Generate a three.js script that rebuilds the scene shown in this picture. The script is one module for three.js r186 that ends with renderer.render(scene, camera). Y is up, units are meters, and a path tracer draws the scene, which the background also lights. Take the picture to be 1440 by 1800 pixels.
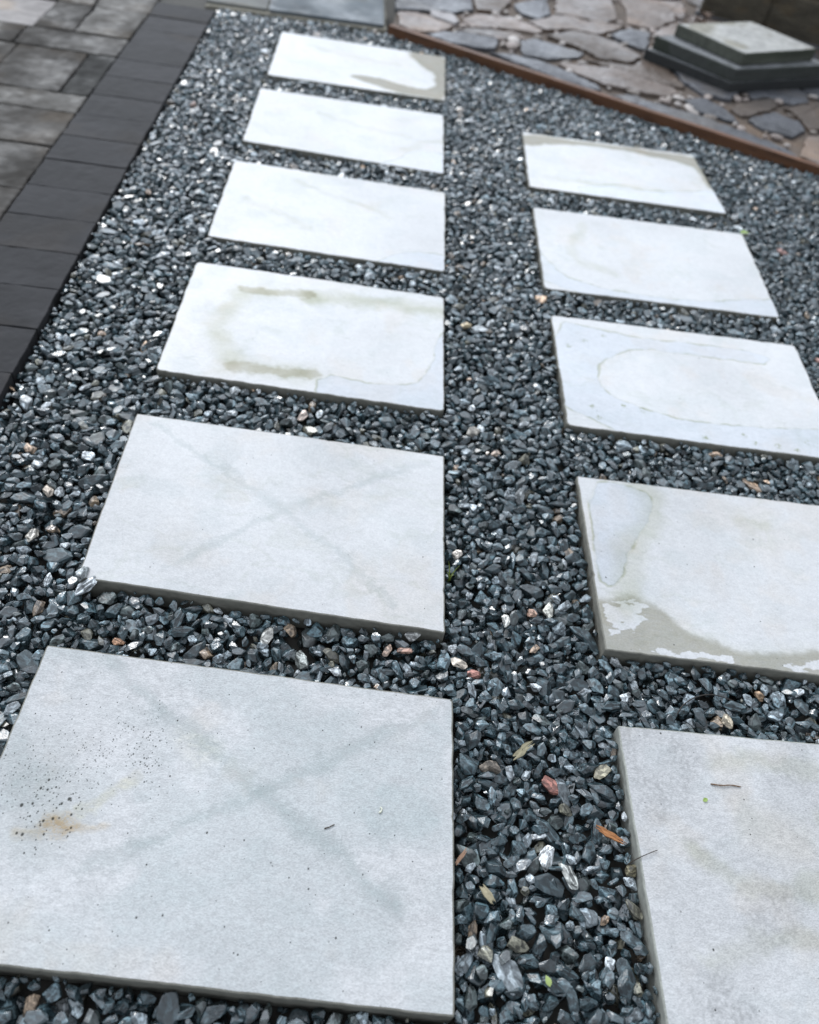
import * as THREE from 'three';
import { mergeVertices, mergeGeometries } from 'three/addons/utils/BufferGeometryUtils.js';
import { RoundedBoxGeometry } from 'three/addons/geometries/RoundedBoxGeometry.js';

// ---------------------------------------------------------------- camera, sky, sun, exposure
const scene = new THREE.Scene();
const camera = new THREE.PerspectiveCamera(65.85, 819 / 1024, 0.05, 400);
camera.position.set(0, 1.0676, 0);
{
  const pitch = 0.83464, roll = 0.19312;
  const fw = new THREE.Vector3(0, -Math.sin(pitch), -Math.cos(pitch));
  const up = new THREE.Vector3(0, Math.cos(pitch), -Math.sin(pitch));
  camera.up.copy(up.multiplyScalar(Math.cos(roll)).add(new THREE.Vector3(-Math.sin(roll), 0, 0)));
  camera.lookAt(camera.position.clone().add(fw));
}
camera.focus = 1.17;
camera.userData.fStop = 2.6;
camera.updateMatrixWorld(true);

const sunDir = new THREE.Vector3(-0.43, 0.57, -0.70).normalize();
{
  const W = 512, H = 256, data = new Float32Array(W * H * 4);
  for (let j = 0; j < H; j++) for (let i = 0; i < W; i++) {
    const phi = (i + 0.5) / W * 2 * Math.PI - Math.PI, th = ((j + 0.5) / H - 0.5) * Math.PI;
    const d = [Math.cos(th) * Math.cos(phi), Math.sin(th), Math.cos(th) * Math.sin(phi)];
    const c = d[0] * sunDir.x + d[1] * sunDir.y + d[2] * sunDir.z;
    let L = d[1] >= 0 ? 1.0 : 0.25;
    const glow = Math.pow(Math.max(0, (c + 0.25) / 1.25), 4);
    L *= 0.58 + 2.55 * glow;
    const cl = 1 + 0.10 * Math.sin(phi * 3 + 2 * th) * Math.cos(th * 7 + phi) + 0.06 * Math.sin(phi * 11 + Math.sin(th * 13) * 2);
    L *= cl;
    const k = (j * W + i) * 4;
    data[k] = L * 0.895; data[k + 1] = L * 0.985; data[k + 2] = L * 1.11; data[k + 3] = 1;
  }
  const sky = new THREE.DataTexture(data, W, H, THREE.RGBAFormat, THREE.FloatType);
  sky.mapping = THREE.EquirectangularReflectionMapping;
  sky.magFilter = sky.minFilter = THREE.LinearFilter;
  sky.needsUpdate = true;
  scene.background = sky;
  scene.environment = sky;
}
const sun = new THREE.DirectionalLight(new THREE.Color(1.0, 0.97, 0.93), 1.0);
sun.position.copy(sunDir).multiplyScalar(20);
sun.castShadow = true;
sun.shadow.radius = 26;
sun.shadow.mapSize.set(2048, 2048);
Object.assign(sun.shadow.camera, { left: -6, right: 6, top: 6, bottom: -6, near: 1, far: 50 });
scene.add(sun, sun.target);

const renderer = new THREE.WebGLRenderer({ antialias: true });
renderer.setSize(819, 1024);
renderer.toneMapping = THREE.LinearToneMapping;
renderer.toneMappingExposure = 1.12;
renderer.shadowMap.enabled = true;

// ---------------------------------------------------------------- helpers
function rng(seed) { let a = seed >>> 0; return () => { a |= 0; a = a + 0x6D2B79F5 | 0; let t = Math.imul(a ^ a >>> 15, 1 | a); t = t + Math.imul(t ^ t >>> 7, 61 | t) ^ t; return ((t ^ t >>> 14) >>> 0) / 4294967296; }; }
const R = rng(20240611);
const rr = (a, b) => a + (b - a) * R();
const clamp = (x, a = 0, b = 1) => x < a ? a : x > b ? b : x;
const sstep = (a, b, x) => { const t = clamp((x - a) / (b - a)); return t * t * (3 - 2 * t); };
const mix = (a, b, t) => a + (b - a) * t;
function h3(x, y, z) { let h = Math.imul(x, 374761393) ^ Math.imul(y, 668265263) ^ Math.imul(z, 2147483647 ^ 0x5bd1e995); h = Math.imul(h ^ h >>> 13, 1274126177); return ((h ^ h >>> 16) >>> 0) / 4294967296; }
const TAB = new Float32Array(65536); { const q = rng(77); for (let i = 0; i < 65536; i++) TAB[i] = q(); }
function n2(x, y, s = 0, per = 0) {
  let xi = Math.floor(x), yi = Math.floor(y); const fx = x - xi, fy = y - yi, u = fx * fx * (3 - 2 * fx), v = fy * fy * (3 - 2 * fy);
  let x1 = xi + 1, y1 = yi + 1;
  if (per) { xi %= per; x1 %= per; yi %= per; y1 %= per; if (xi < 0) xi += per; if (x1 < 0) x1 += per; if (yi < 0) yi += per; if (y1 < 0) y1 += per; }
  const o = Math.floor(s) * 97, p = Math.floor(s) * 41; xi = xi + o & 255; x1 = x1 + o & 255; yi = (yi + p & 255) << 8; y1 = (y1 + p & 255) << 8;
  const a = TAB[yi | xi], b = TAB[yi | x1], c = TAB[y1 | xi], d = TAB[y1 | x1];
  return a + (b - a) * u + (c - a + (a - b - c + d) * u) * v;
}
function fbm(x, y, o = 4, s = 0, per = 0) { let t = 0, a = 0.5, n = 0; for (let i = 0; i < o; i++) { t += a * n2(x, y, s + i * 17, per); n += a; a *= 0.5; x *= 2; y *= 2; per *= 2; } return t / n; }
function n3(x, y, z, s = 0) {
  const xi = Math.floor(x), yi = Math.floor(y), zi = Math.floor(z), fx = x - xi, fy = y - yi, fz = z - zi;
  const u = fx * fx * (3 - 2 * fx), v = fy * fy * (3 - 2 * fy), w = fz * fz * (3 - 2 * fz);
  const g = (i, j, k) => h3(xi + i, yi + j + s * 131, zi + k);
  const a = mix(mix(g(0, 0, 0), g(1, 0, 0), u), mix(g(0, 1, 0), g(1, 1, 0), u), v), b = mix(mix(g(0, 0, 1), g(1, 0, 1), u), mix(g(0, 1, 1), g(1, 1, 1), u), v);
  return mix(a, b, w);
}
const taken = {};
function numbered(n) { const k = taken[n] = (taken[n] ?? -1) + 1; return k ? n + '_' + String(k).padStart(3, '0') : n; }
function tag(o, label, category, group, kind = category ? 'thing' : undefined) {
  if (label) o.userData.label = label;
  if (category) o.userData.category = category;
  if (group) o.userData.group = group;
  if (kind) o.userData.kind = kind;
  return o;
}
function mesh(name, geo, mat, parent = scene, unique = parent === scene) {
  const m = new THREE.Mesh(geo, mat); m.name = unique ? numbered(name) : name;
  m.castShadow = m.receiveShadow = true; parent.add(m); return m;
}
function tex8(W, H, fn, srgb, wrap) {   // fn(x, y) -> [r, g, b] linear 0..1, row 0 at the bottom
  const d = new Uint8Array(W * H * 4);
  const enc = srgb ? (c) => { c = clamp(c); return 255 * (c <= 0.0031308 ? c * 12.92 : 1.055 * Math.pow(c, 1 / 2.4) - 0.055); } : (c) => 255 * clamp(c);
  for (let j = 0; j < H; j++) for (let i = 0; i < W; i++) { const c = fn(i, j), k = (j * W + i) * 4; d[k] = enc(c[0]); d[k + 1] = enc(c[1]); d[k + 2] = enc(c[2]); d[k + 3] = 255; }
  const t = new THREE.DataTexture(d, W, H); t.magFilter = THREE.LinearFilter; t.minFilter = THREE.LinearMipmapLinearFilter; t.generateMipmaps = true;
  if (srgb) t.colorSpace = THREE.SRGBColorSpace;
  if (wrap) t.wrapS = t.wrapT = THREE.RepeatWrapping;
  t.needsUpdate = true; return t;
}
function inPoly(p, x, y) { let c = false; for (let i = 0, j = p.length - 1; i < p.length; j = i++) { const a = p[i], b = p[j]; if ((a[1] > y) !== (b[1] > y) && x < (b[0] - a[0]) * (y - a[1]) / (b[1] - a[1]) + a[0]) c = !c; } return c; }
function dLine(p, x, y, closed) {
  let m = 1e9; const n = p.length; let bb = p.bb;
  if (!bb) { bb = [1e9, -1e9, 1e9, -1e9]; for (const a of p) { bb[0] = Math.min(bb[0], a[0]); bb[1] = Math.max(bb[1], a[0]); bb[2] = Math.min(bb[2], a[1]); bb[3] = Math.max(bb[3], a[1]); } p.bb = bb; }
  const ox = Math.max(bb[0] - x, x - bb[1], 0), oy = Math.max(bb[2] - y, y - bb[3], 0); if (ox > 60 || oy > 60) return Math.max(ox, oy);
  if (n === 1) return Math.hypot(x - p[0][0], y - p[0][1]);
  for (let i = 0; i < n - (closed ? 0 : 1); i++) {
    const a = p[i], b = p[(i + 1) % n], ex = b[0] - a[0], ey = b[1] - a[1], t = clamp(((x - a[0]) * ex + (y - a[1]) * ey) / (ex * ex + ey * ey + 1e-9));
    const d = Math.hypot(x - a[0] - ex * t, y - a[1] - ey * t); if (d < m) m = d;
  }
  return m;
}
const sd = (p, x, y) => { const d = dLine(p, x, y, true); return d >= 60 && (x < p.bb[0] || x > p.bb[1] || y < p.bb[2] || y > p.bb[3]) ? d : (inPoly(p, x, y) ? -d : d); };

// outline: rounded corners, then small irregularities along every edge
function outline(poly, rad, step, amp, seed, nick = 0) {
  const n = poly.length, pts = [];
  for (let i = 0; i < n; i++) {
    const a = poly[(i + n - 1) % n], b = poly[i], c = poly[(i + 1) % n];
    const la = Math.hypot(a[0] - b[0], a[1] - b[1]), lc = Math.hypot(c[0] - b[0], c[1] - b[1]), r = Math.min(rad, la * 0.45, lc * 0.45);
    const p0 = [b[0] + (a[0] - b[0]) / la * r, b[1] + (a[1] - b[1]) / la * r], p1 = [b[0] + (c[0] - b[0]) / lc * r, b[1] + (c[1] - b[1]) / lc * r];
    for (let k = 0; k <= 4; k++) { const t = k / 4, s = 1 - t; pts.push([s * s * p0[0] + 2 * s * t * b[0] + t * t * p1[0], s * s * p0[1] + 2 * s * t * b[1] + t * t * p1[1]]); }
  }
  const out = []; let s = 0;
  for (let i = 0; i < pts.length; i++) {
    const a = pts[i], b = pts[(i + 1) % pts.length], l = Math.hypot(b[0] - a[0], b[1] - a[1]); if (l < 1e-5) continue;
    const m = Math.max(1, Math.round(l / step));
    for (let k = 0; k < m; k++) {
      const t = k / m, w = (nick && h3(out.length, seed, 77) > 0.985 ? nick * (0.3 + 0.7 * h3(out.length, seed, 78)) : 0) + (n2(s * 1 / step * 0.35, seed, 5) - 0.5) * 2 * amp + (n2(s / step * 1.3, seed + 9, 6) - 0.5) * amp; s += l / m;
      out.push([a[0] + (b[0] - a[0]) * t - (b[1] - a[1]) / l * w, a[1] + (b[1] - a[1]) * t + (b[0] - a[0]) / l * w]);
    }
  }
  return out;
}
// a prism on an outline given in (x, z); top at y = 0; uv in metres
function prism(pts, thick, bevel, uvOff = [0, 0], seg = 2) {
  const sh = new THREE.Shape(pts.map(([x, z]) => new THREE.Vector2(x, -z)));
  const g = new THREE.ExtrudeGeometry(sh, { depth: thick - bevel * 2, bevelEnabled: bevel > 0, bevelThickness: bevel, bevelSize: bevel, bevelOffset: -bevel, bevelSegments: seg, steps: 1, curveSegments: 1 });
  g.rotateX(-Math.PI / 2); g.translate(0, -(thick - bevel), 0);
  const p = g.attributes.position, nn = g.attributes.normal, uv = g.attributes.uv;
  for (let i = 0; i < p.count; i++) {
    if (Math.abs(nn.getY(i)) > 0.9) uv.setXY(i, p.getX(i) + uvOff[0], -p.getZ(i) + uvOff[1]);
    else uv.setXY(i, p.getX(i) * 0.8 + p.getZ(i) * 0.9 + uvOff[0], p.getY(i) + uvOff[1]);
  }
  return g;
}
function centroid(p) { let x = 0, z = 0; for (const a of p) { x += a[0]; z += a[1]; } return [x / p.length, z / p.length]; }
function slabOn(name, poly, top, thick, bevel, rad, step, amp, mat, parent, seed) {
  const c = centroid(poly), o = outline(poly.map(([x, z]) => [x - c[0], z - c[1]]), rad, step, amp, seed);
  const m = mesh(name, prism(o, thick, bevel, [h3(seed, 1, 2) * 3, h3(seed, 5, 7) * 3]), mat, parent);
  m.position.set(c[0], top, c[1]); return m;
}
function stdMat(o) { return new THREE.MeshStandardMaterial(o); }
const lin = (r, g, b) => new THREE.Color().setRGB(r, g, b);

// ---------------------------------------------------------------- shared stone textures (neutral, multiplied by a colour)
const cleft = tex8(1024, 1024, (i, j) => {
  const x = i / 1024, y = j / 1024;
  const a = fbm(x * 6, y * 6, 5, 3, 6), b = fbm(x * 40, y * 40, 3, 11, 40), c = fbm(x * 3 + a * 0.6, y * 14, 4, 23, 3);
  const v = 0.45 + 0.75 * a * 0.8 + 0.35 * (c - 0.5) + 0.3 * (b - 0.5), w = fbm(x * 5, y * 5, 4, 41, 5);
  const k = sstep(0.52, 0.72, w) * 0.6;
  return [v * mix(0.92, 1.12, k), v * mix(0.94, 0.98, k), v * mix(1.0, 0.84, k)];
}, true, true);
const cleftBump = tex8(512, 512, (i, j) => { const x = i / 512, y = j / 512; const v = 0.6 * fbm(x * 8, y * 8, 5, 3, 8) + 0.4 * fbm(x * 50, y * 50, 3, 9, 50); return [v, v, v]; }, false, true);
const cleftRough = tex8(512, 512, (i, j) => { const x = i / 512, y = j / 512; const v = 0.5 + 0.25 * sstep(0.3, 0.7, fbm(x * 7, y * 7, 5, 77, 7)) + 0.3 * (fbm(x * 40, y * 40, 3, 79, 40) - 0.5); return [v, v, v]; }, false, true);
const grain = tex8(1024, 1024, (i, j) => {
  const x = i / 1024, y = j / 1024;
  const v = 0.62 + 0.34 * fbm(x * 5, y * 5, 4, 51, 5) + 0.34 * (fbm(x * 160, y * 160, 2, 61, 160) - 0.5) + 0.2 * (fbm(x * 30, y * 30, 3, 71, 30) - 0.5);
  return [v, v, v * 0.99];
}, true, true);

// ---------------------------------------------------------------- the ground and the bed
const MGround = stdMat({ color: lin(0.06, 0.055, 0.045), map: grain, roughness: 0.95 });
{
  const g = new THREE.PlaneGeometry(240, 240, 1, 1); g.rotateX(-Math.PI / 2);
  const uv = g.attributes.uv; for (let i = 0; i < uv.count; i++) uv.setXY(i, uv.getX(i) * 240, uv.getY(i) * 240);
  const m = mesh('ground', g, MGround); m.position.y = -0.12; tag(m, 'dark bare soil around the garden paving', null, null, 'structure');
}

// lines that bound the gravel
const leftX = (z) => -0.808 + 0.127 * (z + 1.074);            // inner edge of the border pavers
const boardZ = (x) => -3.279 + 0.358 * x;                       // front face of the timber edging
const stepA = [-1.095, -3.352], stepB = [-0.452, -3.462];
const stepZ = (x) => stepA[1] + (stepB[1] - stepA[1]) * (x - stepA[0]) / (stepB[0] - stepA[0]);

// ---------------------------------------------------------------- concrete slabs
const SLABS = {
  L1: { at: [-0.490, -0.568], ang: -0.0667, q: [[0, 0], [611, 0], [630, 413], [10, 414]] },
  L2: { at: [-0.551, -1.083], ang: -0.0802, q: [[0, 0], [599, 0], [614, 410], [21, 393]] },
  L3: { at: [-0.613, -1.627], ang: -0.0891, q: [[0, 0], [598, 0], [609, 421], [13, 414]] },
  L4: { at: [-0.679, -2.161], ang: -0.0868, q: [[0, 0], [606, 0], [617, 423], [17, 421]] },
  L5: { at: [-0.748, -2.683], ang: -0.1128, q: [[0, 0], [610, 0], [612, 429], [9, 400]] },
  L6: { at: [-0.814, -3.222], ang: -0.1073, q: [[0, 0], [620, 0], [622, 418], [12, 427]] },
  R1: { at: [0.374, -0.619], ang: -0.1107, q: [[0, 0], [612, 0], [614, 410], [4, 412]] },
  R2: { at: [0.310, -1.148], ang: -0.1033, q: [[0, 0], [615, 0], [613, 410], [7, 400]] },
  R3: { at: [0.245, -1.694], ang: -0.1215, q: [[0, 0], [627, 0], [610, 417], [-3, 403]] },
  R4: { at: [0.181, -2.228], ang: -0.1398, q: [[0, 0], [636, 0], [615, 432], [-14, 424]] },
  R5: { at: [0.125, -2.738], ang: -0.1476, q: [[0, 0], [593, 0], [603, 402], [-18, 388]] },
};
const MARKS = {   // stains, damp, standing water and painted glints on each slab, in millimetres from its back left corner
  L1: { x: [[[94, 12], [238, 109], [330, 163], [441, 226], [553, 304]], [[581, 24], [456, 113], [370, 170], [270, 233], [162, 302]]] },
  L2: { x: [[[39, 23], [202, 129], [306, 188], [429, 278], [525, 365]], [[554, 31], [411, 126], [309, 201], [218, 289], [150, 355]]] },
  L3: { tan: [[[132, 86], [197, 86], [281, 69]], [[151, 368], [234, 369], [330, 359]]], faint: [[[125, 110], [112, 186], [106, 253], [122, 311], [150, 350]], [[289, 74], [422, 64], [600, 62]]], film: [[[333, 353], [448, 360], [509, 359], [556, 329], [576, 279], [579, 185], [602, 136], [640, 130], [640, 460], [347, 460]]] },
  L4: { faint: [[[186, 75], [303, 121], [384, 144], [467, 198]], [[70, 211], [152, 248], [251, 309]]], film: [[[410, 460], [492, 354], [640, 333], [640, 460]]] },
  L5: { faint: [[[207, 136], [356, 192], [501, 206]], [[500, 300], [540, 240], [612, 200]]], film: [[[374, 444], [456, 392], [522, 289], [640, 291], [640, 460]]] },
  L6: { damp: [[[466, -10], [650, -10], [650, 418], [458, 411], [337, 357], [270, 321], [352, 299], [495, 346], [584, 337], [590, 196], [519, 114]]], faint: [[[118, 99], [279, 146], [447, 161]]] },
  R1: { faint: [[[137, 47], [213, 31], [306, 49]], [[90, 182], [161, 222], [252, 215]], [[81, 322], [161, 278], [231, 280]], [[290, 120], [330, 250], [310, 360]]] },
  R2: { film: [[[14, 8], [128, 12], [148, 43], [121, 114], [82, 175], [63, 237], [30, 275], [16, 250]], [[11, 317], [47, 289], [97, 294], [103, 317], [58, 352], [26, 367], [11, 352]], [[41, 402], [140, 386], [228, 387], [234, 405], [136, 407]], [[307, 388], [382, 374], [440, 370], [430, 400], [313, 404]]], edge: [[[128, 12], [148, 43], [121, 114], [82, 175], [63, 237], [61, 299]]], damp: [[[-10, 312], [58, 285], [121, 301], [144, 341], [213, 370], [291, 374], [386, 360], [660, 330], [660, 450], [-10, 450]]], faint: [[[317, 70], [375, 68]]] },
  R3: { film: [[[-10, 8], [160, 49], [252, 51], [470, 43], [547, 69], [511, 102], [356, 96], [201, 95], [109, 157], [82, 210], [92, 269], [151, 311], [261, 339], [377, 340], [580, 323], [660, 310], [660, 440], [-10, 440]]], crumbs: [[123, 61], [76, 93], [32, 120], [58, 332], [72, 367], [136, 319], [174, 322], [300, 393], [396, 368], [415, 392], [466, 393], [504, 396], [538, 369]] },
  R4: { film: [[[-30, 118], [1, 266], [37, 347], [130, 389], [279, 406], [436, 392], [581, 355], [660, 327], [660, 460], [-30, 460]]], faint: [[[148, 65], [90, 187], [99, 287], [190, 309]]] },
  R5: { damp: [[[-30, 14], [300, 13], [585, 16], [640, 38], [620, 232], [580, 247], [587, 119], [557, 82], [350, 35], [154, 41], [-30, 109]]], film: [[[226, 302], [387, 319], [595, 251], [640, 277], [640, 430], [279, 430], [106, 377]]], faint: [[[44, 313], [224, 313], [409, 303]]] },
};
function smooth(p, closed) {   // rounds a traced outline
  for (let it = 0; it < (p.length > 9 ? 1 : 2); it++) { const o = [], n = p.length; for (let i = 0; i < n - (closed ? 0 : 1); i++) { const a = p[i], b = p[(i + 1) % n]; o.push([a[0] * 0.75 + b[0] * 0.25, a[1] * 0.75 + b[1] * 0.25], [a[0] * 0.25 + b[0] * 0.75, a[1] * 0.25 + b[1] * 0.75]); } if (!closed) { o.unshift(p[0]); o.push(p[n - 1]); } p = o; }
  return p;
}
for (const m of Object.values(MARKS)) for (const k of ['film', 'damp', 'x', 'tan', 'faint', 'edge']) if (m[k]) m[k] = m[k].map((p) => smooth(p, k === 'film' || k === 'damp'));
const LABELS = {
  L1: 'pale concrete slab with clustered dark pits, rust stain and broad crossed smears',
  L2: 'smooth pale concrete slab with faint thin diagonal cross and no water stains',
  L3: 'pale concrete slab with two olive damp bars and a half ring of water',
  L4: 'whitish concrete slab with soft grey veins and a wet front corner',
  L5: 'white concrete slab with small puddle in one corner, behind the grey veined slab',
  L6: 'white concrete slab with tan damp end, closest to the grey stone step',
  R1: 'mottled grey concrete slab with a twig and tiny green leaf on it',
  R2: 'concrete slab with dark damp front strip, painted water glints and a corner puddle',
  R3: 'concrete slab ringed by a large shallow puddle with leaf crumbs',
  R4: 'white concrete slab with a strip of water along its front edge',
  R5: 'white concrete slab with tan damp band along its back, near the timber edging',
};
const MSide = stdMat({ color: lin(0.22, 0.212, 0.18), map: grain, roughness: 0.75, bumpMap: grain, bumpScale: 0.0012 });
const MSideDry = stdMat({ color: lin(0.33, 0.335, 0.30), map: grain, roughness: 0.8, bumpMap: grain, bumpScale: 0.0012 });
const SIDE = 0.66, DEEP = 0.45;   // metres that a slab's texture spans
function slabTextures(key, W, H) {
  const m = MARKS[key], near = key === 'L1' || key === 'R1', S = key.charCodeAt(0) * 7 + key.charCodeAt(1) * 13;
  const far = +key[1];
  const rnd = rng(S * 977), pits = [];
  const nP = near ? (key === 'L1' ? 150 : 70) : 26;
  for (let i = 0; i < nP; i++) pits.push([rnd() * 620, rnd() * 410, 0.35 + rnd() * rnd() * 1.1]);
  if (key === 'L1') {
    for (let i = 0; i < 60; i++) { const a = rnd() * 6.28, r = Math.sqrt(rnd()) * 52; pits.push([95 + Math.cos(a) * r * 0.75, 243 + Math.sin(a) * r, 0.6 + rnd() * rnd() * 2.0]); }
    for (let i = 0; i < 300; i++) { const t = rnd(), g = (rnd() + rnd() + rnd() - 1.5); pits.push([20 + t * 190 + g * 25, 215 - t * 95 + g * 60, 0.28 + rnd() * 0.45]); }
    for (let i = 0; i < 40; i++) { const g = rnd() + rnd() - 1, k = rnd() + rnd() - 1; pits.push([205 + g * 45, 150 + k * 45, 0.35 + rnd() * 0.7]); }
  }
  const cell = 12, bins = new Map();
  for (const p of pits) { const kx = Math.floor(p[0] / cell), ky = Math.floor(p[1] / cell); for (let a = -1; a <= 1; a++) for (let b = -1; b <= 1; b++) { const k = (kx + a) * 1000 + ky + b; (bins.get(k) ?? bins.set(k, []).get(k)).push(p); } }
  const scr = []; for (let i = 0; i < (near ? 26 : 10); i++) { const x = rnd() * 600, y = rnd() * 400, a = rnd() * 6.28, l = 10 + rnd() * 50; scr.push([[x, y], [x + Math.cos(a) * l, y + Math.sin(a) * l], 0.5 + rnd()]); }
  for (const s of scr) s.push(Math.min(s[0][0], s[1][0]) - 2, Math.max(s[0][0], s[1][0]) + 2, Math.min(s[0][1], s[1][1]) - 2, Math.max(s[0][1], s[1][1]) + 2);
  const col = new Float32Array(W * H * 3), rou = new Float32Array(W * H), bum = new Float32Array(W * H);
  const tone = { L1: 0.47, L2: 0.50, L3: 0.54, L4: 0.54, L5: 0.54, L6: 0.54, R1: 0.46, R2: 0.50, R3: 0.56, R4: 0.57, R5: 0.58 }[key];
  for (let j = 0; j < H; j++) for (let i = 0; i < W; i++) {
    const X = (i + 0.5) / W * SIDE * 1000 - 20, Y = (1 - (j + 0.5) / H) * DEEP * 1000 - 15;
    const wx = (fbm(X / 34, Y / 34, 4, S) - 0.5) * 30, wy = (fbm(X / 34, Y / 34, 4, S + 40) - 0.5) * 30, x = X + wx, y = Y + wy;
    const c1 = fbm(X / 190, Y / 190, 5, S + 3), c2 = fbm(x / 60, y / 45, 5, S + 7), c3 = fbm(X / 9, Y / 5, 4, S + 11), c4 = fbm(X / 1.9, Y / 1.1, 2, S + 15);
    let v = tone * (1 + 0.26 * (c1 - 0.5) + 0.14 * (c2 - 0.5) + (near ? 0.28 : 0.15) * (c3 - 0.5) + (near ? 0.42 : far === 2 ? 0.3 : 0.2) * (c4 - 0.5));
    if (key === 'R1') v *= 1 - 0.36 * sstep(0.42, 0.8, fbm(x / 90 + 3, y / 90, 5, S + 29)) * sstep(0.25, 0.75, 0.5 * c3 + 0.5 * fbm(X / 4, Y / 4, 3, S + 33));
    let r = v * 1.0, g = v * 0.992, b = v * 0.985;
    if (far > 1) { const rg = Math.abs(fbm(x / 110, y / 60 + wx * 0.012, 4, S + 101) - 0.5), vq = (1 - sstep(0.0, 0.055, rg)) * sstep(0.4, 0.65, fbm(X / 90, Y / 90, 3, S + 111)) * 0.45; r *= 1 - vq * 0.15; g *= 1 - vq * 0.13; b *= 1 - vq * 0.18; }
    const gq = sstep(0.45, 0.75, c2) * 0.08; r *= 1 - gq * 1.05; g *= 1 - gq * 0.85; b *= 1 - gq * 0.85;
    const wm = sstep(0.55, 0.75, fbm(x / 80 + 40, y / 80, 4, S + 60)) * 0.06; g *= 1 - wm * 0.5; b *= 1 - wm;
    let ro = near ? 0.72 : far === 2 ? 0.62 : 0.5; ro += (c2 - 0.5) * 0.18;
    let bu = 0.5 + 0.25 * (c3 - 0.5) + 0.35 * (c4 - 0.5);
    const mul = (q, a, bb, c) => { r *= mix(1, a, q); g *= mix(1, bb, q); b *= mix(1, c, q); };
    for (const l of m.x ?? []) { const first = l === m.x[0], d = dLine(l, X + wx * 0.9, Y + wy * 0.9), wd = (key === 'L1' ? (first ? 15 : 11) : 10) * (0.6 + 0.9 * fbm(X / 70, Y / 70, 2, S + 207)); mul((1 - sstep(0, wd * 1.5, d + (c3 - 0.5) * 14 + (c4 - 0.5) * 8)) * sstep(0.25, 0.72, c3 * 0.5 + c4 * 0.3 + fbm(X / 40, Y / 40, 3, S + 201) * 0.45) * (key === 'L1' ? (first ? 1.0 : 0.85) : 0.75), 0.78, 0.82, 0.815); }
    if (key === 'L1') {
      mul(sstep(0.42, 0.6, fbm(x / 130 + 7, y / 100, 4, 331)) * (0.45 + 0.8 * c3), 0.87, 0.90, 0.90); mul((1 - sstep(40, 60, Math.hypot(X - 545, (Y - 185) * 1.4) + wx * 1.6)) * 0.8, 0.90, 0.935, 0.935);
      mul((1 - sstep(2, 24, dLine([[99, 255], [114, 256], [126, 251]], x, y) + (c3 - 0.5) * 22)) * sstep(0.25, 0.7, c3 * 0.6 + c4 * 0.5) * 1.1, 0.82, 0.67, 0.48);
      mul((1 - sstep(2, 12, dLine([[60, 262], [100, 258], [160, 250]], x, y + wx * 0.3))) * c3 * 0.9, 0.85, 0.72, 0.55);
      mul((1 - sstep(3, 13, dLine([[136, 227], [158, 206], [185, 183]], x, y))) * c3 * 0.9, 0.88, 0.84, 0.68);
      mul((1 - sstep(20, 80, Math.hypot(X - 90, (Y - 235) * 0.8) + wx)) * 0.45 * (0.5 + c3), 0.72, 0.75, 0.73);
      mul((1 - sstep(20, 70, Math.hypot(X - 50, Y - 160) + wx)) * 0.4 * (0.5 + c3), 0.75, 0.78, 0.77);
      mul((1 - sstep(4, 40, dLine([[245, 118], [262, 132]], x, y))) * 0.5 * c3, 0.9, 0.86, 0.7);
    }
    if (key === 'R1') mul((1 - sstep(10, 60, dLine([[184, 136], [238, 156]], x, y))) * 0.5, 0.92, 0.86, 0.76);
    for (const l of m.faint ?? []) { const w = key === 'L3' ? 44 : 26; mul((1 - sstep(2, w, dLine(l, X + wx * 1.3, Y + wy * 1.3))) * (0.3 + 0.9 * c2) * (key === 'L3' ? 1.5 : 0.8), 0.82, 0.82, 0.73); }
    for (const l of m.tan ?? []) { const d = dLine(l, X + wx * 0.9, Y + wy * 0.9), q = 1 - sstep(9, 22, d + (c3 - 0.5) * 10); mul(q * (0.65 + 0.7 * c2), 0.66, 0.635, 0.52); mul((1 - sstep(10, 55, d + wx)) * 1.1 * c2, 0.84, 0.84, 0.75); }
    let fq = 0, glintMask = 0;
    const films = m.film ?? [];
    for (let k = 0; k < films.length; k++) {
      const glint = key === 'R2' && k > 0, w = glint ? 0.9 : 0.55, d = sd(films[k], X + wx * w, Y + wy * w) + (glint ? (fbm(X / 22, Y / 10, 4, 91) - 0.42) * 46 : 0);  // broken patches stay undarkened: sky glints painted pale into the colour
      const q = 1 - sstep(-1.0, 1.0, d); fq = Math.max(fq, q); if (glint) glintMask = Math.max(glintMask, q);
      else mul((1 - sstep(0.5, 4.5, Math.abs(d))) * (0.25 + 0.9 * sstep(0.35, 0.65, fbm(X / 26, Y / 26, 3, S + 81))), 0.72, 0.73, 0.62);
    }
    for (const p of m.damp ?? []) { const d = sd(p, X + wx * 0.7, Y + wy * 0.7), q = (1 - sstep(-7, 11, d + (c3 - 0.5) * 8)) * (1 - glintMask); mul(q * (0.85 + 0.3 * (c3 - 0.5)), ...(far > 4 ? [0.50, 0.465, 0.375] : [0.53, 0.505, 0.415])); mul((1 - sstep(0, 26, Math.abs(d))) * (1 - glintMask), 0.95, 0.95, 0.92); ro = mix(ro, far > 4 ? 0.85 : 0.38, q); }
    for (const l of m.edge ?? []) mul((1 - sstep(4, 46, dLine(l, X + wx, Y + wy))) * 0.9 * (0.4 + c2), 0.82, 0.82, 0.73);
    if (fq > 0) { ro = mix(ro, 0.10, fq); bu = mix(bu, 0.52, fq); mul(fq * (1 - glintMask), 0.89, 0.92, 0.965); }  // bluish tint paints the sky reflection into the water film
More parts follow.
